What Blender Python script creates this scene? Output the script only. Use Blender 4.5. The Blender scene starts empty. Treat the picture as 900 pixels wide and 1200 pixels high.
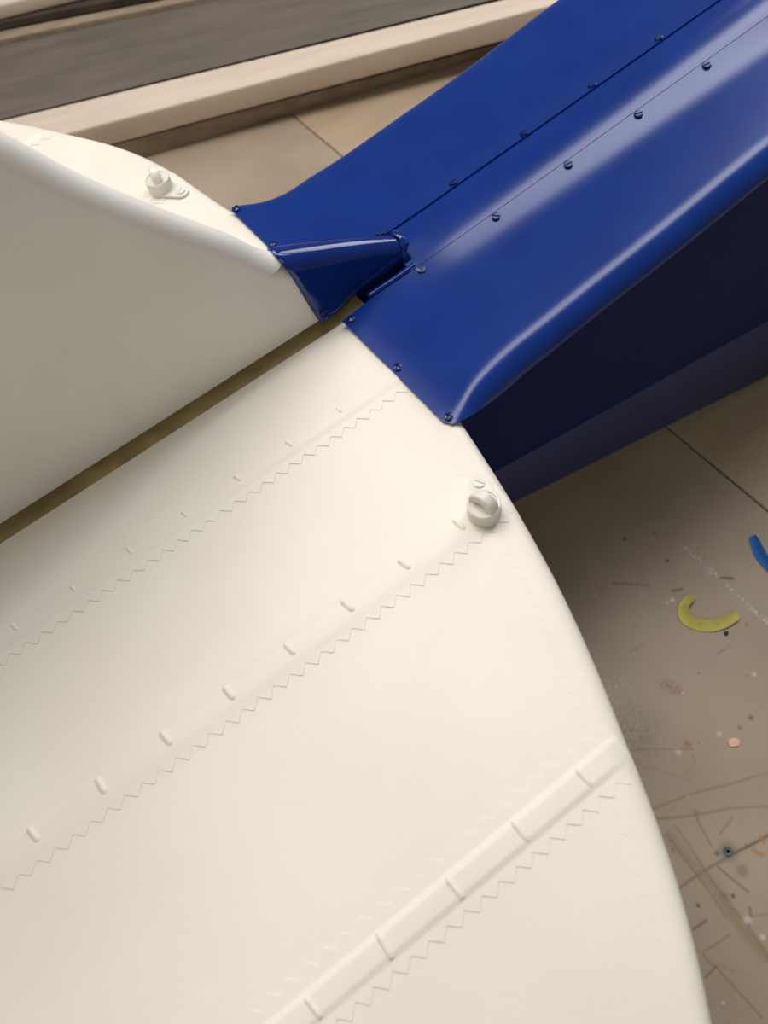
import bpy, bmesh, math, random
import numpy as np
from mathutils import Vector, Matrix
random.seed(7)
PI = math.pi
S = bpy.context.scene
COL = S.collection

# ------------------------------------------------------------------ camera
cam_d = bpy.data.cameras.new('camera'); cam = bpy.data.objects.new('camera', cam_d); COL.objects.link(cam)
fx = 950.0
a1 = Vector((3950, -2800, fx)).normalized()
a2 = Vector((-1208, -1382, fx)); a2 = (a2 - a1 * a2.dot(a1)).normalized()
a3 = a1.cross(a2)
Rw = Matrix((a1, a2, a3))                       # rows: world axes seen from the camera
right = Rw @ Vector((1, 0, 0)); up = Rw @ Vector((0, -1, 0)); back = Rw @ Vector((0, 0, -1))
CAM = Vector((-0.1328, -0.3211, 0.35))
M4 = Matrix.Identity(4)
for i in range(3):
    M4[i][0] = right[i]; M4[i][1] = up[i]; M4[i][2] = back[i]; M4[i][3] = CAM[i]
cam.matrix_world = M4
cam_d.sensor_fit = 'VERTICAL'; cam_d.sensor_height = 24.0; cam_d.lens = 24.0 * fx / 1200.0
cam_d.clip_start = 0.01; cam_d.clip_end = 50
cam_d.dof.use_dof = True; cam_d.dof.focus_distance = 0.46; cam_d.dof.aperture_fstop = 7.0
S.camera = cam

# ------------------------------------------------------------------ world, lights, exposure
W = bpy.data.worlds.new('world'); S.world = W; W.use_nodes = True
bg = W.node_tree.nodes['Background']; bg.inputs[0].default_value = (1.0, 0.93, 0.84, 1); bg.inputs[1].default_value = 0.13

def area(name, loc, target, sx, sy, power, col):
    d = bpy.data.lights.new(name, 'AREA'); d.shape = 'RECTANGLE'; d.size = sx; d.size_y = sy; d.energy = power; d.color = col
    o = bpy.data.objects.new(name, d); COL.objects.link(o); o.location = loc
    v = Vector(target) - Vector(loc); o.rotation_euler = v.to_track_quat('-Z', 'Y').to_euler()
    return o
area('forward_window', (2.40, 1.00, 1.00), (0.0, 0.0, 0.0), 1.0, 0.8, 14, (0.95, 0.97, 1.0))
cw = area('ceiling_window', (1.45, 0.42, 1.70), (1.45, 0.42, 0), 2.5, 0.40, 20, (0.95, 0.95, 1.0))
cw.rotation_euler = (0, 0, 0.26)
area('added_key', (-0.08, 0.52, 1.25), (0.0, 0.0, 0), 0.75, 0.8, 14.2, (1.0, 0.94, 0.885))  # unseen key light, added to brighten the tops clear of the blue reflections
area('room_fill', (-0.6, -1.3, 1.5), (-0.1, 0.0, 0.05), 1.0, 0.8, 4.0, (1.0, 0.95, 0.9))  # unseen fill, added to lift the fin's near side
S.view_settings.view_transform = 'Standard'; S.view_settings.look = 'None'
S.view_settings.exposure = 0.0; S.view_settings.gamma = 1.0; S.view_settings.use_curve_mapping = False

# ------------------------------------------------------------------ materials
def srgb(r, g, b):
    f = lambda c: (c / 255 / 12.92) if c / 255 <= 0.04045 else ((c / 255 + 0.055) / 1.055) ** 2.4
    return (f(r), f(g), f(b), 1)

def mat(name, col, rough=0.5, spec=0.5, noise=None, bump=None, coat=0.0, attr=None):
    """noise=(scale, colour2, lo, hi, stretch)  bump=(scale, strength, distance)"""
    m = bpy.data.materials.new(name); m.use_nodes = True; nt = m.node_tree; N = nt.nodes; L = nt.links
    b = N['Principled BSDF']; b.inputs['Roughness'].default_value = rough
    b.inputs['Specular IOR Level'].default_value = spec; b.inputs['Coat Weight'].default_value = coat
    b.inputs['Base Color'].default_value = col
    tc = N.new('ShaderNodeTexCoord')
    if noise:
        mp = N.new('ShaderNodeMapping'); mp.inputs['Scale'].default_value = noise[4] if len(noise) > 4 else (1, 1, 1)
        src = tc.outputs['Object']
        if len(noise) > 5:
            m0 = N.new('ShaderNodeMapping'); m0.inputs['Rotation'].default_value = noise[5]; L.new(src, m0.inputs[0]); src = m0.outputs[0]
        L.new(src, mp.inputs[0])
        n = N.new('ShaderNodeTexNoise'); n.inputs['Scale'].default_value = noise[0]; n.inputs['Detail'].default_value = 6
        L.new(mp.outputs[0], n.inputs[0])
        r = N.new('ShaderNodeMapRange'); r.inputs[1].default_value = noise[2]; r.inputs[2].default_value = noise[3]
        L.new(n.outputs[0], r.inputs[0])
        mx = N.new('ShaderNodeMix'); mx.data_type = 'RGBA'; mx.inputs[6].default_value = col; mx.inputs[7].default_value = noise[1]
        L.new(r.outputs[0], mx.inputs[0]); L.new(mx.outputs[2], b.inputs['Base Color'])
        if attr:
            at = N.new('ShaderNodeAttribute'); at.attribute_name = attr
            m2 = N.new('ShaderNodeMix'); m2.data_type = 'RGBA'; L.new(at.outputs['Alpha'], m2.inputs[0])
            L.new(mx.outputs[2], m2.inputs[6]); L.new(at.outputs['Color'], m2.inputs[7]); L.new(m2.outputs[2], b.inputs['Base Color'])
    if bump:
        n2 = N.new('ShaderNodeTexNoise'); n2.inputs['Scale'].default_value = bump[0]; n2.inputs['Detail'].default_value = 3
        L.new(tc.outputs['Object'], n2.inputs[0])
        bp = N.new('ShaderNodeBump'); bp.inputs['Strength'].default_value = bump[1]; bp.inputs['Distance'].default_value = bump[2]
        L.new(n2.outputs[0], bp.inputs['Height']); L.new(bp.outputs[0], b.inputs['Normal'])
    return m

WHITE = mat('white_dope', srgb(238, 233, 220), 0.42, 0.4, (9, srgb(231, 224, 212), 0.35, 0.7), (420, 0.12, 0.0006))
WHITE_FIN = mat('white_dope_fin', srgb(241, 239, 231), 0.45, 0.4, (14, srgb(234, 232, 223), 0.35, 0.7), (60, 0.10, 0.001))
WHITE_MET = mat('white_painted_metal', srgb(232, 229, 220), 0.35, 0.45, (40, srgb(222, 218, 208), 0.4, 0.7), (300, 0.1, 0.0004))
BLUE = mat('blue_paint', srgb(7, 44, 120), 0.2, 0.5, (30, srgb(9, 49, 127), 0.35, 0.65), (330, 0.04, 0.0004))
BLUE_GLOSS = mat('blue_gloss_paint', srgb(8, 40, 112), 0.1, 0.5, (30, srgb(10, 44, 118), 0.35, 0.65), (120, 0.05, 0.0006))
BLUE_SCREW = mat('blue_screw_paint', srgb(13, 42, 112), 0.3, 0.5, (80, srgb(10, 36, 100), 0.4, 0.7))
BLUE_LOW = mat('blue_lower_strip', srgb(12, 40, 112), 0.3, 0.5)
BLUE_SHADE = mat('blue_shaded_side', srgb(7, 30, 92), 0.5, 0.10, (12, srgb(9, 34, 100), 0.35, 0.7), (300, 0.1, 0.0006))  # the blue paint darkened and dulled to hold the side's shade
OLIVE = mat('bare_olive_fabric', srgb(176, 158, 110), 0.6, 0.3, (60, srgb(140, 122, 82), 0.35, 0.7), (500, 0.2, 0.0005))
TABLE = mat('bench_laminate', srgb(178, 162, 142), 0.5, 0.35, (7, srgb(160, 144, 124), 0.35, 0.7), (200, 0.06, 0.0005), attr='stain')
TABLE_B = mat('bench_laminate_far', srgb(186, 168, 142), 0.5, 0.35, (7, srgb(172, 153, 127), 0.35, 0.7, (1, 3, 1)), (200, 0.06, 0.0005), attr='stain')
RAIL = mat('cream_painted_rail', srgb(228, 212, 194), 0.5, 0.35, (6, srgb(214, 197, 178), 0.4, 0.75, (1, 8, 8), (0, 0, 0.42)), (90, 0.12, 0.001))
RAIL_D = mat('darker_rail_paint', srgb(165, 148, 128), 0.6, 0.3, (10, srgb(140, 124, 106), 0.4, 0.7, (1, 8, 8)), (90, 0.15, 0.001))  # darker than the rail cream, on the foot and the bead
GREY = mat('weathered_grey_board', srgb(118, 109, 99), 0.65, 0.25, (7, srgb(102, 95, 86), 0.35, 0.7, (1.2, 9, 1), (0, 0, 0.46)), (60, 0.2, 0.001))
FRAME_SHADE = mat('frame_shade_brown', srgb(84, 74, 64), 0.7, 0.2, (20, srgb(66, 58, 50), 0.4, 0.7))  # dark brown stands in for the shade below the outer frame
YELLOW = mat('yellow_tape', srgb(214, 204, 108), 0.5, 0.3, (80, srgb(190, 178, 84), 0.4, 0.7))
CYAN = mat('blue_tape', srgb(26, 108, 190), 0.5, 0.3, (80, srgb(18, 88, 160), 0.4, 0.7))
PINK = mat('pink_chip', srgb(240, 196, 174), 0.6, 0.3, (200, srgb(226, 180, 160), 0.4, 0.7))
STEEL = mat('dull_washer', srgb(96, 112, 112), 0.4, 0.5, (300, srgb(70, 84, 86), 0.4, 0.7))
DARK = mat('dark_crumb', srgb(66, 56, 44), 0.8, 0.2, (200, srgb(48, 40, 32), 0.4, 0.7))

# ------------------------------------------------------------------ helpers
def link(name, bm, m, parent=None, smooth=True, loc=None):
    me = bpy.data.meshes.new(name); bmesh.ops.recalc_face_normals(bm, faces=bm.faces); bm.to_mesh(me); bm.free()
    me.materials.append(m)
    if smooth:
        me.polygons.foreach_set('use_smooth', [True] * len(me.polygons))
        try: me.set_sharp_from_angle(angle=math.radians(38))
        except Exception: pass
    o = bpy.data.objects.new(name, me); COL.objects.link(o)
    if parent: o.parent = parent
    if loc: o.location = loc
    return o
def again(src, name, parent, mw):
    o = src.copy(); o.name = name; COL.objects.link(o); o.parent = parent; o.matrix_local = mw; return o
def empty(name, loc=(0, 0, 0)):
    o = bpy.data.objects.new(name, None); o.empty_display_size = 0.02; COL.objects.link(o); o.location = loc; return o
def tag(o, label=None, cat=None, group=None, kind=None):
    if label: o['label'] = label
    if cat: o['category'] = cat
    if group: o['group'] = group
    if kind: o['kind'] = kind
    return o
def grid(P, closed_v=False, bm=None):
    """P: rows of points"""
    bm = bm or bmesh.new()
    V = [[bm.verts.new(p) for p in r] for r in P]
    for i in range(len(V) - 1):
        n = len(V[i])
        for j in range(n if closed_v else n - 1):
            k = (j + 1) % n
            try: bm.faces.new((V[i][j], V[i + 1][j], V[i + 1][k], V[i][k]))
            except ValueError: pass
    return bm, V
def sheet(P, th):
    """a sheet of metal: grid P as the upper face, th thick below"""
    bm, V = grid(P)
    bm.normal_update()
    up = sum((f.normal.z for f in bm.faces))
    if up < 0:
        for f in bm.faces: f.normal_flip()
        bm.normal_update()
    n, m = len(V), len(V[0])
    D = [[bm.verts.new(v.co - v.normal * th) for v in r] for r in V]
    for i in range(n - 1):
        for j in range(m - 1):
            bm.faces.new((D[i][j], D[i][j + 1], D[i + 1][j + 1], D[i + 1][j]))
    ring = [(0, j) for j in range(m)] + [(i, m - 1) for i in range(1, n)] + [(n - 1, j) for j in range(m - 2, -1, -1)] + [(i, 0) for i in range(n - 2, 0, -1)]
    for q in range(len(ring)):
        a = ring[q]; b = ring[(q + 1) % len(ring)]
        bm.faces.new((V[a[0]][a[1]], V[b[0]][b[1]], D[b[0]][b[1]], D[a[0]][a[1]]))
    return bm
def prism(pts, z0, z1, bm=None, bev=0.0):
    """polygon in plan (or rows with own z) extruded"""
    bm = bm or bmesh.new()
    a = [bm.verts.new((p[0], p[1], z0)) for p in pts]; b = [bm.verts.new((p[0], p[1], z1)) for p in pts]
    n = len(pts); bm.faces.new(a[::-1]); bm.faces.new(b)
    for i in range(n): bm.faces.new((a[i], a[(i + 1) % n], b[(i + 1) % n], b[i]))
    if bev:
        bmesh.ops.recalc_face_normals(bm, faces=bm.faces)
        bmesh.ops.bevel(bm, geom=list(bm.edges), offset=bev, segments=3, affect='EDGES', profile=0.5)
    return bm
def lathe(prof, n=32, bm=None, c=(0, 0)):
    bm = bm or bmesh.new(); P = []
    for r, z in prof:
        P.append([(c[0] + r * math.cos(2 * PI * k / n), c[1] + r * math.sin(2 * PI * k / n), z) for k in range(n)])
    bm, V = grid(P, True, bm)
    for R_, rr in ((V[0], prof[0][0]), (V[-1], prof[-1][0])):
        if rr > 1e-6: bm.faces.new(R_)
    return bm
def sm(a, b, x):
    t = min(1, max(0, (x - a) / (b - a))); return t * t * (3 - 2 * t)
def interp(x, xs, ys):
    return float(np.interp(x, xs, ys))
def spline(xs, ys):
    """monotone-ish Catmull-Rom through points -> function"""
    xs = np.array(xs, float); ys = np.array(ys, float); m = np.gradient(ys, xs)
    def f(x):
        x = min(max(x, xs[0]), xs[-1]); i = min(len(xs) - 2, max(0, int(np.searchsorted(xs, x) - 1)))
        h = xs[i + 1] - xs[i]; t = (x - xs[i]) / h
        return float((2*t**3-3*t**2+1)*ys[i] + (t**3-2*t**2+t)*h*m[i] + (-2*t**3+3*t**2)*ys[i+1] + (t**3-t**2)*h*m[i+1])
    return f

# ------------------------------------------------------------------ the bench (setting for everything)
TZ = -0.30
def bench():
    root = empty('workbench', (0, 0, TZ))
    tag(root, 'beige laminate workbench top, stained and scratched, under the model aircraft', 'workbench')
    SX = 0.268
    # near board carries a fine grid where its wear shows
    def board(x0, x1, y0, y1, m, name, fine):
        if fine:
            fx0, fx1, fy0, fy1, st = fine
            xs = [x0] + list(np.arange(fx0, fx1, st)) + [x1 - 0.0012, x1]
            ys = [y0] + list(np.arange(fy0, fy1, st)) + [y1]
        else:
            xs = [x0, x0 + 0.0012, x1]; ys = [y0, y1]
        X, Y = np.meshgrid(np.array(xs), np.array(ys), indexing='ij')
        Z = np.zeros_like(X)
        Z[-1 if fine else 0, :] = -0.001                       # eased edge at the joint
        nx, ny = X.shape
        co = np.stack([X, Y, Z], -1).reshape(-1, 3)
        idx = np.arange(nx * ny).reshape(nx, ny)
        q = np.stack([idx[:-1, :-1], idx[1:, :-1], idx[1:, 1:], idx[:-1, 1:]], -1).reshape(-1, 4)
        # underside box
        base = len(co)
        cor = np.array([[x0, y0, -0.03], [x1, y0, -0.03], [x1, y1, -0.03], [x0, y1, -0.03]])
        co = np.vstack([co, cor])
        faces = [tuple(f) for f in q.tolist()]
        b0, b1, b2, b3 = base, base + 1, base + 2, base + 3
        faces += [(b3, b2, b1, b0)]
        faces += [tuple(idx[:, 0].tolist()[::-1]) + (b0, b1), tuple(idx[:, -1].tolist()) + (b2, b3),
                  tuple(idx[0, :].tolist()) + (b3, b0), tuple(idx[-1, :].tolist()[::-1]) + (b1, b2)]
        me = bpy.data.meshes.new(name); me.from_pydata(co.tolist(), [], faces); me.update()
        me.materials.append(m)
        at = me.color_attributes.new('stain', 'FLOAT_COLOR', 'POINT')
        C = np.zeros((len(co), 4), np.float32)
        if fine:
            x = co[:, 0]; y = co[:, 1]
            rng = np.random.RandomState(3)
            def put(a, col):
                c = np.array(srgb(*col)[:3]); a = np.clip(a, 0, 1)
                na = a + C[:, 3] * (1 - a); k = np.where(na > 1e-5, a / np.maximum(na, 1e-5), 0)[:, None]
                C[:, :3] = C[:, :3] * (1 - k) + c * k; C[:, 3] = na
            def seg(p, q_, w, col, al, rough=0.0):
                p = np.array(p); q_ = np.array(q_); d = q_ - p; L_ = np.hypot(*d); d = d / L_
                u = (x - p[0]) * d[0] + (y - p[1]) * d[1]; v = (x - p[0]) * -d[1] + (y - p[1]) * d[0]
                v = v + 0.0008 * np.sin(u * 90 + p[0] * 500)
                a = np.exp(-(v / w) ** 2) * (u > 0) * (u < L_)
                if rough: a = a * (rng.rand(len(x)) < rough)
                put(a * al, col)
            def spot(p, r, col, al, rough=0.0, st=(1, 1)):
                d2 = ((x - p[0]) / st[0]) ** 2 + ((y - p[1]) / st[1]) ** 2
                a = np.exp(-(d2 / r ** 2) ** 1.5)
                if rough: a = a * (rng.rand(len(x)) < rough)
                put(a * al, col)
            B_ = (128, 104, 66)
            for p, q_, w, col, al, ro in STROKES: seg(p, q_, w, col, al, ro)
            for p, r, col, al, ro in SPOTS: spot(p, r, col, al, ro)
            for k in range(90):                                 # random specks
                p = (rng.uniform(-0.1, 0.25), rng.uniform(-0.5, -0.12))
                col = [(90, 78, 64), (226, 214, 200), (120, 96, 60)][rng.randint(3)]
                spot(p, rng.uniform(0.0006, 0.0013), col, rng.uniform(0.3, 0.75))
            for k in range(26):                                 # random knife cuts
                p = np.array((rng.uniform(-0.1, 0.12), rng.uniform(-0.5, -0.3))); th = rng.uniform(0, PI); l = rng.uniform(0.01, 0.05)
                seg(p, p + l * np.array((math.cos(th), math.sin(th))), 0.0005, B_, rng.uniform(0.15, 0.4))
        at.data.foreach_set('color', C.ravel())
        o = bpy.data.objects.new(name, me); COL.objects.link(o); o.parent = root
        return o
    board(-0.95, SX - 0.0008, -1.1, 0.95, TABLE, 'board', (-0.13, 0.262, -0.52, -0.10, 0.0009))
    board(SX + 0.0008, 1.5, -1.1, 0.95, TABLE_B, 'board', None)
    # washer let into the top
    bm = lathe([(0.0012, 0.0002), (0.0012, 0.0008), (0.0026, 0.0010), (0.0032, 0.0002)], 20)
    tag(link('washer', bm, STEEL, root, loc=(0.0374, -0.3607, 0)), 'small dull grey washer let into the scratched top')
    return root

W_ = (222, 214, 204)
STROKES = [
    ((0.0157, -0.3071), (0.0889, -0.335), 0.0007, (126, 102, 66), 0.6, 0),
    ((0.0889, -0.335), (0.1069, -0.3427), 0.0006, (126, 102, 66), 0.4, 0),
    ((0.0117, -0.3137), (0.0857, -0.3575), 0.0007, (126, 102, 66), 0.65, 0),
    ((-0.0077, -0.3568), (0.0358, -0.3637), 0.0009, (126, 102, 66), 0.75, 0),
    ((0.0358, -0.3637), (0.0719, -0.3696), 0.001, (104, 78, 40), 0.85, 0),
    ((0.0135, -0.3262), (0.012, -0.3741), 0.0045, (148, 130, 100), 0.5, 0),
    ((0.012, -0.3741), (0.0072, -0.423), 0.0045, (142, 124, 92), 0.6, 0),
    ((0.0135, -0.3262), (0.0046, -0.3886), 0.0007, (126, 102, 66), 0.5, 0),
    ((0.0203, -0.3262), (0.0086, -0.4253), 0.0007, (126, 102, 66), 0.5, 0),
    ((0.0382, -0.3295), (0.0315, -0.352), 0.0009, (126, 102, 66), 0.5, 0),
    ((0.0411, -0.3485), (0.0587, -0.3465), 0.0007, (126, 102, 66), 0.5, 0),
    ((0.0238, -0.3631), (0.0298, -0.3874), 0.0008, (110, 88, 54), 0.65, 0),
    ((-0.0185, -0.3813), (-0.0061, -0.3834), 0.0008, (90, 74, 50), 0.7, 0),
    ((-0.0235, -0.3937), (0.0003, -0.3978), 0.0007, (126, 102, 66), 0.5, 0),
    ((-0.0328, -0.4056), (-0.0218, -0.4056), 0.0009, (120, 92, 50), 0.6, 0),
    ((-0.0218, -0.4056), (-0.0217, -0.443), 0.0007, (126, 102, 66), 0.6, 0),
    ((-0.0237, -0.3954), (-0.0225, -0.4063), 0.0008, (126, 102, 66), 0.5, 0),
    ((0.0525, -0.3693), (0.0551, -0.3769), 0.0016, (176, 128, 62), 0.75, 0),
    ((0.0623, -0.3667), (0.0621, -0.3722), 0.0014, (176, 128, 62), 0.7, 0),
    ((0.022, -0.393), (0.0177, -0.3983), 0.001, (110, 80, 60), 0.6, 0),
    ((0.0181, -0.398), (0.0284, -0.4043), 0.0006, (126, 102, 66), 0.5, 0),
    ((0.0333, -0.2682), (0.0723, -0.2953), 0.0006, (120, 100, 80), 0.5, 0),
    ((0.1908, -0.1723), (0.1895, -0.2177), 0.0016, W_, 0.8, 0.4),
    ((0.1895, -0.2177), (0.1896, -0.266), 0.002, W_, 0.85, 0.5),
    ((0.1888, -0.1999), (0.1884, -0.2077), 0.003, W_, 0.6, 0.35),
    ((0.1194, -0.1589), (0.142, -0.1805), 0.0009, (66, 56, 44), 0.6, 0.75),
    ((0.191, -0.2099), (0.1993, -0.2177), 0.0012, (56, 46, 36), 0.75, 0),
    ((0.152, -0.1938), (0.161, -0.1982), 0.0013, (60, 50, 40), 0.6, 0),
    ((0.0896, -0.2104), (0.101, -0.2122), 0.0008, (70, 60, 50), 0.4, 0.7),
    ((0.1406, -0.2541), (0.155, -0.2557), 0.0008, (90, 70, 54), 0.5, 0.7),
    ((0.1459, -0.1766), (0.1675, -0.1698), 0.0022, W_, 0.45, 0.25),
]
SPOTS = [
    ((0.1574, -0.1348), 0.0018, (56, 46, 38), 0.7, 0),
    ((0.1801, -0.1473), 0.0014, (56, 46, 38), 0.6, 0),
    ((0.1696, -0.1726), 0.0018, (56, 46, 38), 0.7, 0),
    ((0.147, -0.2006), 0.002, W_, 0.75, 0),
    ((0.1421, -0.1996), 0.0014, W_, 0.6, 0),
    ((0.0923, -0.2513), 0.0058, (156, 76, 68), 0.65, 0.6),
    ((0.0897, -0.2457), 0.004, (156, 76, 68), 0.5, 0.5),
    ((0.0949, -0.2577), 0.004, (156, 76, 68), 0.5, 0.5),
    ((0.0702, -0.2904), 0.0032, (150, 70, 62), 0.6, 0.9),
    ((0.0582, -0.2286), 0.018, W_, 0.55, 0.14),
    ((0.0509, -0.2446), 0.014, W_, 0.5, 0.12),
    ((0.0459, -0.2616), 0.022, (84, 84, 82), 0.3, 0.5),
    ((0.0573, -0.2191), 0.012, W_, 0.5, 0.12),
    ((0.0374, -0.3607), 0.0062, (86, 106, 104), 0.7, 0),
    ((0.036, -0.375), 0.0042, (136, 122, 108), 0.7, 0),
    ((0.0187, -0.3825), 0.0016, (70, 62, 52), 0.8, 0),
    ((0.0145, -0.3794), 0.0022, (130, 116, 100), 0.6, 0),
    ((-0.0045, -0.3726), 0.0014, (60, 50, 42), 0.8, 0),
    ((0.0137, -0.4005), 0.0018, (56, 76, 80), 0.85, 0),
    ((0.0154, -0.4114), 0.0018, W_, 0.8, 0),
    ((0.0148, -0.3988), 0.003, W_, 0.55, 0),
    ((0.0606, -0.2911), 0.0024, W_, 0.6, 0.8),
    ((0.1219, -0.3053), 0.002, (96, 84, 66), 0.7, 0),
    ((0.1097, -0.3057), 0.0018, (120, 98, 74), 0.6, 0),
    ((0.0305, -0.3569), 0.0018, (70, 84, 84), 0.7, 0),
    ((0.0081, -0.3372), 0.0016, (150, 110, 50), 0.7, 0),
    ((0.097, -0.2611), 0.001, W_, 0.7, 0),
    ((0.1496, -0.2837), 0.0015, W_, 0.8, 0),
    ((0.0945, -0.2996), 0.002, W_, 0.5, 0),
    ((0.0391, -0.3286), 0.003, (140, 112, 70), 0.5, 0.7),
]
bench()

def tape_scrap(name, pts, wid, m, label, curl=0.0):
    """a narrow strip that lies on edge and curls; pts in plan, wid(t), lift(t)"""
    root_pts = [Vector((p[0], p[1], 0)) for p in pts]
    n = 28; P = []
    for i in range(n + 1):
        t = i / n; k = t * (len(root_pts) - 1); a = min(int(k), len(root_pts) - 2); f = k - a
        p0 = root_pts[max(a - 1, 0)]; p1 = root_pts[a]; p2 = root_pts[a + 1]; p3 = root_pts[min(a + 2, len(root_pts) - 1)]
        c = 0.5 * ((2*p1) + (p2-p0)*f + (2*p0-5*p1+4*p2-p3)*f*f + (3*p1-p0-3*p2+p3)*f**3)
        d = 0.5 * ((p2-p0) + 2*(2*p0-5*p1+4*p2-p3)*f + 3*(3*p1-p0-3*p2+p3)*f*f)
        nrm = Vector((-d.y, d.x, 0)).normalized()
        w = wid * (0.35 + 0.65 * math.sin(PI * (0.08 + 0.84 * t)) ** 0.6)
        lift = curl * (abs(2 * t - 1) ** 2)
        row = []
        for j in range(5):
            s = j / 4 - 0.5
            row.append((c.x + nrm.x * w * s, c.y + nrm.y * w * s, 0.0007 + lift + w * 0.55 * (s + 0.5) ** 1.5))
        P.append(row)
    o = link(name, sheet(P, 0.0003), m, None)
    o.location = (0, 0, TZ); tag(o, label, 'tape scrap')
    return o
tape_scrap('masking_tape_scrap', [(0.1600, -0.2085), (0.1478, -0.211), (0.1423, -0.221), (0.1499, -0.2338), (0.1618, -0.2406), (0.1745, -0.2429)], 0.0088, YELLOW,
           'curled yellow tape scrap lying on the bench right of the tailplane', 0.004)
tape_scrap('blue_tape_scrap', [(0.2380, -0.2015), (0.2323, -0.2123), (0.2288, -0.2208), (0.2265, -0.2340)], 0.0080, CYAN,
           'small bright blue tape scrap on the bench at the right edge', 0.002)
def chip(name, loc, r, m, label, cat, seed, zs=0.3):
    random.seed(seed); n = 9
    pts = [(r * random.uniform(0.7, 1.1) * math.cos(2 * PI * k / n) * 1.25, r * random.uniform(0.7, 1.1) * math.sin(2 * PI * k / n)) for k in range(n)]
    o = link(name, prism(pts, 0, r * zs), m, None, smooth=False, loc=(loc[0], loc[1], TZ + 0.0001)); tag(o, label, cat); return o
chip('paint_chip', (0.0981, -0.3105), 0.0038, PINK, 'pale pink paint chip on the bench beside the tailplane edge', 'paint chip', 4)
chip('pale_pink_chip', (0.241, -0.2035), 0.0024, PINK, 'tiny pale pink chip touching the blue tape scrap', 'paint chip', 5)
chip('dark_crumb', (0.158, -0.2475), 0.0017, DARK, 'dark crumb just below the curled yellow tape scrap', 'crumb', 6, 0.8)

# ------------------------------------------------------------------ window trim beyond the bench
def trim():
    root = empty('window_1', (0, 0, TZ)); tag(root, kind='structure')
    def strip(name, n0, n1, f0, f1, z0, z1, m, bev=0.003, ext=1.2, label=None):
        """near line n0-n1, far line f0-f1 (plan), extended both ways"""
        def e(a, b):
            a = Vector(a); b = Vector(b); d = (b - a).normalized(); return a - d * ext, b + d * ext
        a, b = e(n0, n1); c, d = e(f0, f1)
        o = link(name, prism([a, b, d, c], z0 - TZ, z1 - TZ, bev=bev), m, root)
        if label: tag(o, label)
        return o
    strip('rail_foot', (0.0806, 0.6514), (0.385, 0.536), (0.11, 0.72), (0.42, 0.60), TZ, -0.2705, RAIL_D, 0.001, label='darker foot under the cream rail')
    strip('rail', (0.0136, 0.6770), (0.53, 0.4510), (-0.0257, 0.765), (0.4106, 0.5535), -0.270, -0.240, RAIL, 0.004, label='cream painted window rail')
    strip('sill_board', (-0.0257, 0.770), (0.4106, 0.5580), (0.0262, 0.9387), (0.28, 0.795), -0.275, -0.243, GREY, 0.002, 0.9, label='weathered grey board behind the rail')
    strip('bead', (0.0262, 0.9400), (0.28, 0.796), (0.0345, 0.9600), (0.2552, 0.8265), -0.275, -0.236, RAIL_D, 0.002, 0.8, label='narrow light bead at the back of the grey board')
    strip('shade_strip', (0.0345, 0.9612), (0.2552, 0.8277), (0.05, 0.99), (0.27, 0.86), -0.275, -0.226, FRAME_SHADE, 0.001, 0.8, label='dark strip under the outer frame, shade put into its colour')
    strip('outer_frame', (0.046, 0.957), (0.134, 0.914), (0.12, 1.12), (0.20, 1.07), -0.2255, -0.205, RAIL, 0.004, 0.8, label='cream outer window frame')
trim()

# ------------------------------------------------------------------ the model aircraft
AC = empty('model_aircraft', (0, 0, 0))
tag(AC, 'large model aircraft tail with white fabric tailplane and fin, blue fuselage and fairing', 'model aircraft')

# leading edges in plan: x as a function of |y|, right (near) and left (far)
le_near = spline([0.0, 0.06, 0.1234, 0.1727, 0.2206, 0.2608, 0.2889, 0.3115, 0.3453, 0.3778, 0.42, 0.46, 0.49, 0.505],
                 [0.03, 0.02, 0.0084, -0.002, -0.015, -0.0292, -0.0406, -0.0498, -0.066, -0.086, -0.118, -0.162, -0.215, -0.28])
le_far = spline([0.0, 0.06, 0.11, 0.1438, 0.1739, 0.229, 0.2798, 0.33, 0.38, 0.43, 0.47, 0.495, 0.505],
                [0.03, 0.02, 0.0035, -0.0023, -0.0065, -0.0222, -0.0475, -0.0761, -0.11, -0.155, -0.205, -0.25, -0.28])
RIBS = [0.0715, 0.1655, 0.2897, 0.385]
TH = 0.0078                                    # half thickness
NX = 0.0095                                    # nose length
def H(x, ay, le):
    """height of the upper fabric at x, |y|"""
    d = le(ay) - x
    if d <= 0: return -TH
    nose = -TH + TH * math.sqrt(max(0, 1 - (1 - min(d, NX) / NX) ** 2))
    k = sm(0.006, 0.05, d)
    z = 0.0
    R_ = [-0.02] + RIBS + [0.47]
    for a, b in zip(R_[:-1], R_[1:]):
        if a <= ay <= b:
            t = (ay - a) / (b - a); z -= 0.0007 * k * math.sin(PI * t) ** 1.0 * (1 if a > 0 else 0.3)
    kr = sm(0.002, 0.014, d)
    for i, r in enumerate(RIBS):
        w = 0.0048
        v = ay - r                                              # each cap has its own hard and soft shoulder
        lo, hi = ((0.009, 0.0006), (0.0006, 0.008), (0.0008, 0.0008), (0.0008, 0.0008))[i]
        g = (1 - sm(w - 0.0003, w - 0.0003 + lo, -v)) * (1 - sm(w - 0.0003, w - 0.0003 + hi, v))
        z += (0.0007, 0.0006, 0.0009, 0.0006)[i] * g * kr
    # soft droop to the inner edge, next to the fin
    z -= 0.0030 * (1 - sm(0.018, 0.036, ay)) ** 2
    z -= 0.012 * sm(0.40, 0.505, ay) ** 2
    return nose + z
YI = 0.0165
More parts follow.
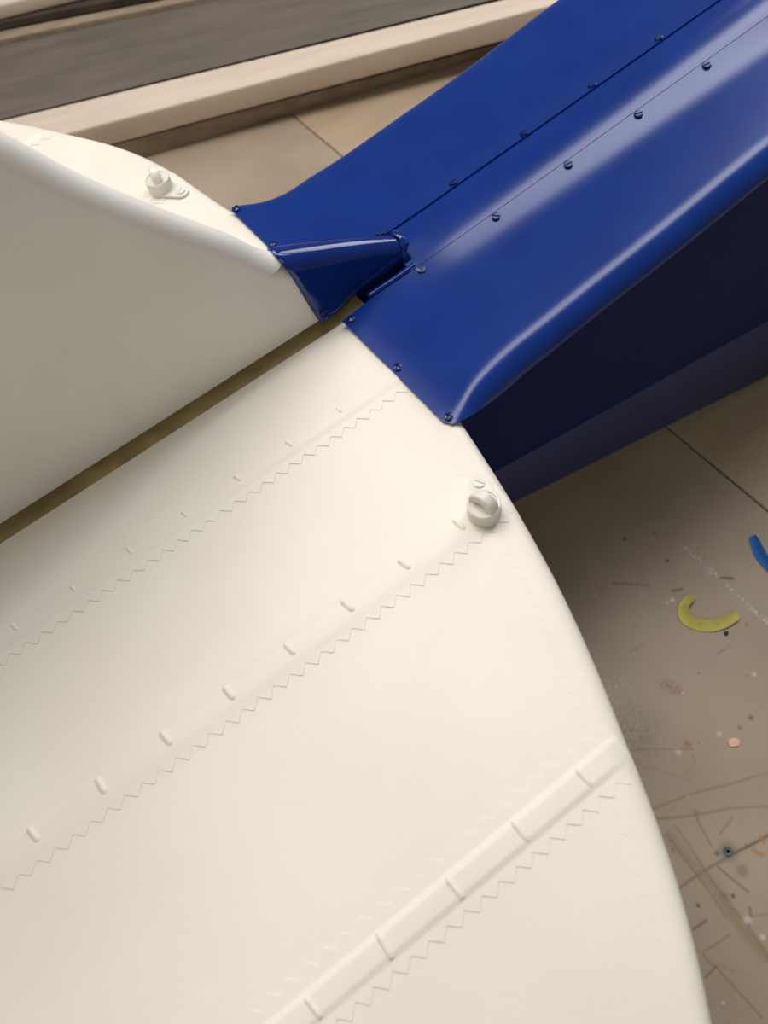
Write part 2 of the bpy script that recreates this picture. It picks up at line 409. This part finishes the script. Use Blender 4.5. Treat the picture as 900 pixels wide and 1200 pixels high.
def tail_cover(side, le):
    ys = set(np.linspace(YI, 0.035, 8)) | set(np.arange(0.035, 0.505, 0.006)) | {0.5, 0.504, 0.505}
    for r in RIBS:
        ys -= {y for y in ys if abs(y - r) < 0.0078}
        for d in (0.0075, 0.0062, 0.0058, 0.0053, 0.0048, 0.0043, 0.0041, 0.003, 0.0): ys |= {r - d, r + d}
    ys = sorted(ys)
    ds = [NX * (1 - math.cos(PI / 2 * k / 12)) for k in range(13)] + list(np.linspace(NX, 0.06, 12)[1:]) + list(np.linspace(0.06, 0.45, 50)[1:])
    P = []
    for ay in ys:
        X0 = le(ay); XT = -0.44
        row = []
        for d in reversed(ds):
            x = X0 - d
            if d > 0.06: x = X0 - 0.06 - (d - 0.06) / (0.45 - 0.06) * max(0.001, (X0 - 0.06 - XT))
            row.append((x, side * ay, H(x, ay, le) if d > 0 else -TH - 0.012 * sm(0.40, 0.505, ay) ** 2))
        # underside
        for d in ds[1:]:
            x = X0 - d
            if d > 0.06: x = X0 - 0.06 - (d - 0.06) / (0.45 - 0.06) * max(0.001, (X0 - 0.06 - XT))
            row.append((x, side * ay, -2 * TH - (H(x, ay, le))))
        P.append(row)
    bm, V = grid(P, True)
    for r in (V[0], V[-1]):
        n = len(r); h = n // 2
        for j in range(h):
            a, b, c, d = r[j], r[j + 1], r[n - 2 - j], r[n - 1 - j]
            fs = list(dict.fromkeys((a, b, c, d)))
            if len(fs) > 2:
                try: bm.faces.new(fs)
                except ValueError: pass
    return bm
tail = link('tailplane', tail_cover(-1, le_near), WHITE, AC)
tail_l = link('tailplane', tail_cover(1, le_far), WHITE, AC)
cs = link('centre_section', prism([(-0.44, -YI - 0.001), (0.02, -YI - 0.001), (0.02, YI + 0.001), (-0.44, YI + 0.001)], -0.016, -0.0046), OLIVE, AC)
tag(cs, 'bare olive strip in the gap under the fin')

PITCH = 0.0087
def rib_tape(side, le, yc, w, x_end, up=0.00036):
    n = int((le(yc) - 0.004 - x_end) / (PITCH / 2))
    cols = [-w / 2 + 0.0026] + [v for v in np.linspace(-w / 2 + 0.004, w / 2 - 0.004, 13)] + [w / 2 - 0.0026]
    P = []
    for i in range(n + 1):
        x = le(yc) - 0.003 - i * PITCH / 2
        z = (0.0021 if i % 2 else -0.0021)
        jit = random.uniform(-0.0002, 0.0002)
        ys = [yc - w / 2 - z + jit] + [yc + c for c in cols] + [yc + w / 2 - z + jit]
        row = []
        for q, y in enumerate(ys):
            xx = min(x, le(y) - 0.0006)
            row.append((xx, side * y, H(xx, y, le) + up))
        row = [(row[0][0], row[0][1], row[0][2] - up - 0.0004)] + row + [(row[-1][0], row[-1][1], row[-1][2] - up - 0.0004)]
        P.append(row)
    bm, V = grid(P)
    return bm
random.seed(2)
rt = []
for yc, w in ((0.0690, 0.026), (0.1645, 0.0265), (0.2890, 0.0225), (0.385, 0.024)):
    rt.append(link('rib_tape', rib_tape(-1, le_near, yc, w, -0.42), WHITE, tail))
for yc, w in ((0.166, 0.0265), (0.289, 0.0225)):
    link('rib_tape', rib_tape(1, le_far, yc, w, -0.42), WHITE, tail_l)

def edge_tape(side, le, y0, y1):
    P = []; y = y0; i = 0
    while y < y1:
        x0 = le(y); inner = 0.0165 + (0.0016 if i % 2 else -0.0016)
        row = []
        for d in [inner] + [0.013, 0.011, 0.008, 0.005, 0.003, 0.0015, 0.0006]:
            row.append((x0 - d, side * y, H(x0 - d, y, le) + 0.00007))
        row = [(row[0][0], row[0][1], row[0][2] - 0.0008)] + row + [(x0 + 0.0003, side * y, -TH)]
        P.append(row); y += 0.0034; i += 1
    return grid(P)[0]
link('edge_tape', edge_tape(-1, le_near, 0.126, 0.44), WHITE, tail)
link('edge_tape', edge_tape(1, le_far, 0.118, 0.42), WHITE, tail_l)

# rib stitching: little rounded knots under the tape
def knot(length, r):
    bm = bmesh.new(); P = []
    n = 10
    for i in range(n + 1):
        t = i / n; y = (t - 0.5) * length
        e = math.sqrt(max(0.0, 1 - abs(2 * t - 1) ** 3)); bul = 1 + 0.35 * math.exp(-((t - 0.82) / 0.12) ** 2)
        P.append([(r * 1.9 * (0.35 + 0.65 * e) * (k / 6 - 1), y, r * 0.8 * bul * e * (0.5 + 0.5 * math.cos(PI * (k / 6 - 1))) - 0.0003) for k in range(13)])
    return grid(P, False, bm)[0]
K1 = link('rib_stitch', knot(0.0058, 0.0010), WHITE, tail)
K2 = link('rib_stitch', knot(0.0090, 0.0014), WHITE, tail)
K3 = link('rib_stitch', knot(0.0099, 0.0012), WHITE, tail)
def place(K, first, x, y, rz, s=1.0):
    z = H(x, abs(y), le_near) + 0.0004
    m = Matrix.Translation((x, y, z)) @ Matrix.Rotation(rz, 4, 'Z') @ Matrix.Scale(s, 4)
    if first: K.matrix_local = m; return K
    return again(K, 'rib_stitch', tail, m)
for K, y, rz, xs in ((K1, -0.0693, 0.2, [-0.0369 - 0.0328 * i for i in range(12)]),
                     (K2, -0.1655, 0.12, [-0.0312 - 0.0334 * i for i in range(12)]),
                     (K3, -0.2897, 0.02, [-0.0653 - 0.0339 * i for i in range(11)])):
    for i, x in enumerate(xs):
        place(K, i == 0, x, y + random.uniform(-0.0004, 0.0004), rz + random.uniform(-0.12, 0.12), random.uniform(0.9, 1.1))

# ------------------------------------------------------------------ screws
def screw(kind, r=0.0027, h=0.0017):
    """domed head with a real slot (or cross)"""
    bm = bmesh.new(); w = r * 0.17; n = 10
    lathe([(r * 1.02, -0.0006), (r * 1.02, h * 0.28), (0.0, h * 0.30)], 20, bm)      # floor of the slot
    def dome(x, y): return h * (0.42 + 0.58 * math.sqrt(max(0, 1 - 0.85 * (x * x + y * y) / r / r)))
    def piece(poly):
        t = [bm.verts.new((x, y, dome(x, y))) for x, y in poly]; b = [bm.verts.new((x, y, h * 0.2)) for x, y in poly]
        c = (sum(p[0] for p in poly) / len(poly), sum(p[1] for p in poly) / len(poly)); cv = bm.verts.new((c[0], c[1], dome(*c)))
        m = len(poly)
        for i in range(m):
            bm.faces.new((t[i], t[(i + 1) % m], cv)); bm.faces.new((b[i], b[(i + 1) % m], t[(i + 1) % m], t[i]))
    if kind == 'slot':
        a0 = math.asin(w / r)
        for s in (0, PI):
            piece([(r * math.cos(a + s), r * math.sin(a + s)) for a in np.linspace(a0, PI - a0, n)])
    else:
        a0 = math.asin(w / r)
        for q in range(4):
            s = q * PI / 2
            arc = [(r * math.cos(a + s), r * math.sin(a + s)) for a in np.linspace(a0, PI / 2 - a0, 6)]
            cx, cy = w * 1.0, w * 1.0
            piece(arc + [(cx * math.cos(s) - cy * math.sin(s), cx * math.sin(s) + cy * math.cos(s))])
    return bm
_tmpl = {}
def add_screw(kind, parent, p, nrm, rz, m=None, r=0.0027, name='screw'):
    m = m or BLUE_SCREW; key = (kind, m.name, r)
    q = Vector(nrm).to_track_quat('Z', 'Y').to_matrix().to_4x4()
    mw = Matrix.Translation(p) @ q @ Matrix.Rotation(rz, 4, 'Z')
    if key not in _tmpl:
        o = link(name, screw(kind, r, r * 0.63), m, parent); o.matrix_local = mw; _tmpl[key] = o
    else: o = again(_tmpl[key], name, parent, mw)
    return o

# ------------------------------------------------------------------ fuselage deck and tail fairing
SE = 0.0168                                   # seams either side of the centre strip
def zc(x): return 0.0018 + 0.0026 * sm(-0.02, 0.075, x) + 0.072 * max(0, x - 0.042)
yout_r = spline([0.0, 0.010, 0.03, 0.06, 0.11, 0.165, 0.25, 0.45, 0.9], [0.1165, 0.1185, 0.1145, 0.1095, 0.1065, 0.1055, 0.1025, 0.102, 0.102])
yout_l = spline([0.0, 0.010, 0.03, 0.056, 0.12, 0.18, 0.28, 0.45, 0.9], [0.1120, 0.1085, 0.1055, 0.1090, 0.1115, 0.1125, 0.119, 0.122, 0.122])
def yout(x, side=-1): return (yout_r if side < 0 else yout_l)(x)
_cache = {}
def profile(x, side=-1):
    """cross-section at x: arrays of |y|, z, running outwards and down over the edge"""
    if (x, side) in _cache: return _cache[(x, side)]
    k = sm(0.005, 0.09, x); yo = yout(x, side)
    amax = 9 + 74 * sm(0.0, 0.035, x)
    rr = 0.0135 + 0.0065 * sm(0.0, 0.05, x)          # width of the roll
    Y = [0.0]; Z = [zc(x)]; A = [0.0]
    n = 46; y1 = yo - rr
    for i in range(n):
        y = y1 * (i + 1) / n
        a = interp(y, [0, 0.006, 0.0168, 0.028, 0.042, 0.055, 0.09], [0, 6, 14, 12, 3, 2, 2]) * k
        Y.append(y); Z.append(Z[-1] - (y1 / n) * math.tan(math.radians(a))); A.append(a)
    a0 = A[-1]
    # roll: angle grows from a0 to amax along the arc
    m = 26; ang = [math.radians(a0 + (amax - a0) * ((i + 0.5) / m) ** 1.85) for i in range(m)]
    ds = rr / sum(math.cos(t) for t in ang)
    for t in ang:
        Y.append(Y[-1] + ds * math.cos(t)); Z.append(Z[-1] - ds * math.sin(t)); A.append(math.degrees(t))
    _cache[(x, side)] = (np.array(Y), np.array(Z), np.array(A)); return _cache[(x, side)]
def top(x, ay, side=-1):
    Y, Z, A = profile(x, side); return float(np.interp(ay, Y, Z)), float(np.interp(ay, Y, A))
XS = [0.0, 0.0025, 0.005, 0.008, 0.012, 0.016, 0.020, 0.025, 0.030, 0.036] + list(np.linspace(0.044, 0.14, 13)) + list(np.linspace(0.155, 0.9, 32))
def side_panel(side, lift=0.0):
    P = []
    for x in XS:
        yi = SE + 0.0004 + 0.0022 * (1 - sm(0.0, 0.03, x)) if side < 0 else SE + 0.0006
        if side > 0 and x < 0.05: yi = 0.0105 + 0.006 * sm(0.03, 0.05, x)
        Y, Z, A = profile(x, side); row = []
        us = [yi + (Y[46] - yi) * (t / 30) for t in range(31)]
        for y in us: row.append((x, side * y, float(np.interp(y, Y, Z)) + lift * (1 - sm(SE, SE + 0.02, y))))
        for i in range(47, len(Y)): row.append((x, side * Y[i], Z[i]))
        # round the rear outer corner
        if x < 0.0001:
            row = [(px + 0.0022 * sm(Y[-1] - 0.004, Y[-1], abs(py)) , py, pz) for px, py, pz in row]
        P.append(row)
    return sheet(P, 0.0008)
fr = link('fairing_panel', side_panel(-1), BLUE, AC)
fl = link('fairing_panel', side_panel(1, 0.0009), BLUE, AC)
P = []
for x in [v for v in XS if v >= 0.05] :
    P.append([(x, y, top(x, abs(y), 1 if y > 0 else -1)[0] - 0.0001) for y in np.linspace(-SE, SE, 17)])
deck = link('deck_strip', sheet(P, 0.0008), BLUE, AC)
# the little rolled lip that carries the strip back beside the fin fairing
P = []
for x in np.linspace(0.0225, 0.0560, 9):
    z = top(x, 0.0145)[0]; row = []
    for j in range(11):
        a = PI * (-0.1 + 1.2 * j / 10)
        row.append((x, -0.0142 + 0.0022 * math.cos(a), z - 0.0014 + 0.0022 * math.sin(a)))
    P.append(row)
bm, V = grid(P); bm.faces.new(V[0]); bm.faces.new(V[-1][::-1])
link('strip_lip', bm, BLUE_GLOSS, AC)

for i in range(8):
    x = 0.0570 + 0.0567 * i
    for side, par, y in ((-1, fr, 0.0200), (1, fl, 0.0205)):
        z, a = top(x, y, side); a = math.radians(a)
        add_screw('slot', par, (x, side * y, z + 0.0001 + (0.0008 if side > 0 else 0)), (0, side * math.sin(a), math.cos(a)), random.uniform(-0.5, 0.5) + (1.2 if i == 0 else -0.5 if side < 0 else 0.3))
for x, y, par in ((0.0044, -0.0222, fr), (0.0034, -0.0686, fr), (0.0040, -0.1128, fr), (0.0032, 0.1065, fl), (0.0034, 0.062, fl)):
    z, a = top(x, abs(y)); add_screw('cross', par, (x, y, z + 0.0002), (0, 0, 1), random.uniform(0, 1.5), r=0.0024)

# fuselage body below the deck: side above the chine, side below, closed box
def zch(x): return -0.1045 - 0.246 * x
def zbo(x): return max(-0.155 - 0.375 * x, TZ + 0.0002)
def body():
    P = []
    for x in [-0.06, 0.0, 0.0082, 0.03] + list(np.linspace(0.06, 0.9, 22)):
        yt = 0.0945 if x > 0.03 else 0.097
        zt = (top(x, yt)[0] - 0.0035) if x > 0.012 else -0.0195
        row = []
        for s in (-1, 1):
            seq = [(s * yt, zt), (s * 0.0970, zt - 0.015), (s * 0.0970, zch(x) + 0.0006), (s * 0.0970, zch(x) - 0.004), (s * 0.0930, zbo(x) + 0.002), (s * 0.0920, zbo(x) + 0.001)]
            row += [(x, y, z) for y, z in (seq if s < 0 else seq[::-1])]
        P.append(row)
    bm, V = grid(P, True); bm.faces.new(V[0]); bm.faces.new(V[-1][::-1])
    return bm
fus = link('fuselage', body(), BLUE_SHADE, AC)
tag(fus, 'blue fuselage side below the fairing, its shade darkened into the paint')
for s in (-1, 1):
    P = []
    for x in [-0.06, 0.0] + list(np.linspace(0.03, 0.9, 24)):
        P.append([(x, s * 0.0966, zch(x)), (x, s * 0.0978, zch(x) - 0.0006), (x, s * 0.0974, zbo(x) + 0.0012), (x, s * 0.0966, zbo(x)), (x, s * 0.0940, zbo(x))])
    link('lower_strip', grid(P)[0], BLUE_LOW, AC)
# ------------------------------------------------------------------ fin
zle = [0.0, 0.02, 0.0543, 0.0790, 0.1085, 0.1430, 0.175, 0.21, 0.24, 0.265, 0.28]
xle = [0.06, 0.028, -0.0215, -0.0400, -0.0640, -0.0900, -0.110, -0.135, -0.165, -0.205, -0.26]
fin_le = spline(zle, xle)
FW = 0.0092; FN = 0.0125
def fin():
    P = []
    zs = [0.0012] + list(np.linspace(0.006, 0.279, 60))
    for z in zs:
        x0 = min(fin_le(z) - 0.004 * (1 - sm(0.045, 0.06, z)), 0.012); rows = []
        k = 1 - 0.25 * sm(0.2, 0.28, z)
        ds = [FN * (1 - math.cos(PI / 2 * j / 12)) for j in range(13)]
        xs = [x0 - d for d in ds] + list(np.linspace(x0 - FN, -0.42, 30)[1:])
        ws = [FW * k * math.sqrt(max(0, 1 - (1 - d / FN) ** 2)) for d in ds]
        ws += [FW * k * (1 - 0.10 * j / 29) for j in range(1, 30)]
        row = [(xs[j], -ws[j], z) for j in range(len(xs) - 1, 0, -1)] + [(xs[0], 0, z)] + [(xs[j], ws[j], z) for j in range(1, len(xs))]
        P.append(row)
    bm, V = grid(P, True)
    for r, fl_ in ((V[0], 0), (V[-1], 1)):
        n = len(r); h = n // 2
        for j in range(h):
            fs = list(dict.fromkeys((r[j], r[j + 1], r[n - 2 - j], r[n - 1 - j])))
            if len(fs) > 2:
                try: bm.faces.new(fs)
                except ValueError: pass
    return bm
fino = link('fin', fin(), WHITE_FIN, AC)
def fin_tape():
    P = []; i = 0
    for z in np.arange(0.050, 0.26, 0.0032):
        x0 = fin_le(z); inner = 0.0185 + (0.0016 if i % 2 else -0.0016); i += 1; row = []
        for s in (-1, 1):
            part = []
            for d in [inner, 0.0155, FN] + [FN * (1 - math.cos(PI / 2 * j / 8)) for j in range(7, 0, -1)]:
                w = FW * math.sqrt(max(0, 1 - (1 - min(d, FN) / FN) ** 2)); part.append((x0 - d + 0.0002, s * (w + 0.00025), z))
            part = [(part[0][0], s * (FW - 0.0008), z)] + part
            row += part + [(x0 + 0.0005, 0, z)] if s < 0 else part[::-1]
        P.append(row)
    return grid(P)[0]
link('edge_tape', fin_tape(), WHITE_FIN, fino)

# ------------------------------------------------------------------ fin fairing
def finfair():
    P = []
    nx = 22
    for i in range(nx + 1):
        u = i / nx
        X = -0.0100 + (0.0535 + 0.0100) * u
        zt = 0.0555 + (0.0165 - 0.0555) * u
        w = 0.0108 - 0.0025 * u
        b = 0.0115 - 0.002 * u
        zb = 0.0030 + 0.0012 * sm(0.2, 0.9, u)
        row = []
        half = []
        for j in range(9):                                   # arch
            th = PI / 2 * j / 8
            half.append((w * math.sin(th), zt - b * (1 - math.cos(th))))
        zlow = zt - b
        for j in range(1, 11):                               # wall, with a flared foot at the rear
            t = j / 10; z = zlow + (zb - zlow) * t
            fl_ = 0.0030 * (1 - sm(0.18, 0.42, u)) * max(0, (0.009 - (z - 0.003)) / 0.009) ** 1.3
            half.append((w + fl_, z))
        rake = 0.0105 * (1 - u)
        pts = [(-y, z) for y, z in half[::-1]] + [(y, z) for y, z in half[1:]]
        for y, z in pts: row.append((X - rake * max(0, z) / 0.055, y, z))
        P.append(row)
    bm, V = grid(P)
    bm.faces.new(V[-1])
    bmesh.ops.recalc_face_normals(bm, faces=bm.faces)
    return bm
ff = link('fin_fairing', finfair(), BLUE_GLOSS, AC)
s_ = ff.modifiers.new('thick', 'SOLIDIFY'); s_.thickness = 0.0007; s_.offset = -1
add_screw('cross', ff, (-0.0062, -0.0126, 0.0065), (0, -0.85, 0.52), 0.4, r=0.0027)
# lumpy bead of filler where the tube meets the deck
bm = bmesh.new(); P = []; random.seed(11)
for i in range(25):
    a = PI * i / 24; y = 0.0086 * math.cos(a); z0 = 0.0048 + 0.0100 * math.sin(a); r = 0.0020 * random.uniform(0.75, 1.3)
    x = 0.0545 + 0.001 * random.uniform(-1, 1) + 0.002 * math.sin(a)
    ring = []
    for k in range(9):
        t = 2 * PI * k / 9; ring.append((x + r * 1.1 * math.cos(t), y * (1 + r * math.sin(t) / 0.012), z0 + r * math.sin(t) * (0.3 + math.sin(a))))
    P.append(ring)
bm, V = grid(P, True); bm.faces.new(V[0]); bm.faces.new(V[-1][::-1])
link('filler_bead', bm, BLUE_GLOSS, ff)

# ------------------------------------------------------------------ bracing-wire lug fittings
def fitting(side, cx, cy, parent):
    r = 0.0083; h = 0.0088
    bm = lathe([(r * 1.03, -0.001), (r * 1.02, 0.0006), (r, 0.001), (r, h - 0.0005), (r - 0.0005, h), (r - 0.0013, h - 0.0001), (r - 0.0017, h - 0.0008), (0.0, h - 0.0010)], 48)
    body_ = link('wire_lug', bm, WHITE_MET, parent, loc=(cx, cy, H(cx, abs(cy), le_near) + 0.0002))
    # upright eye: a thick flat loop standing across the cup
    a_out, a_in, hz, hi, t = 0.0074, 0.0038, 0.0093, 0.0048, 0.0028
    P = []
    n = 22
    for i in range(n + 1):
        a = PI * i / n
        yo, zo = a_out * math.cos(a), hz * math.sin(a) ** 0.85
        yi, zi = a_in * math.cos(a), hi * math.sin(a)
        e = 0.0007
        prof = [(-t, yi, zi), (-t, yo * 0.93, zo * 0.94), (-t + e, yo, zo), (t - e, yo, zo), (t, yo * 0.93, zo * 0.94), (t, yi, zi), (t - e, yi * 0.9, zi * 0.93), (-t + e, yi * 0.9, zi * 0.93)]
        P.append([(x, y, z + h - 0.0015) for x, y, z in prof])
    bm, V = grid(P, True); bm.faces.new(V[0]); bm.faces.new(V[-1][::-1])
    eye = link('eye', bm, WHITE_MET, body_)
    eye.rotation_euler = (0.0, 0, -side * 0.22)
    # teardrop tab with its screw
    d = Vector((0.0082, -side * 0.0138, 0)); ang = math.atan2(d.y, d.x); L_ = d.length
    R1, R2 = 0.0080, 0.0052
    pts = []
    b = math.asin((R1 - R2) / L_)
    for k in range(13):
        a = -(PI / 2 - b) + (PI - 2 * b) * k / 12; pts.append((L_ + R2 * math.cos(a), R2 * math.sin(a)))
    for k in range(17):
        a = (PI / 2 - b) + (PI + 2 * b) * k / 16; pts.append((R1 * math.cos(a), R1 * math.sin(a)))
    ca, sa = math.cos(ang), math.sin(ang)
    pts = [(x * ca - y * sa, x * sa + y * ca) for x, y in pts]
    tab = link('tab', prism(pts, -0.0006, 0.0011), WHITE_MET, body_)
    add_screw('slot', body_, (d.x, d.y, 0.0009), (0, 0, 1), ang + (1.75 if side > 0 else -2.18), WHITE_MET, 0.0028, 'tab_screw')
    return body_
fa = fitting(-1, -0.0176, -0.1680, AC)
fb = fitting(1, -0.0240, 0.1635, AC)
tag(fa, 'white painted wire lug with upright eye near the tailplane leading edge')
tag(fb, 'white painted wire lug beyond the fin')
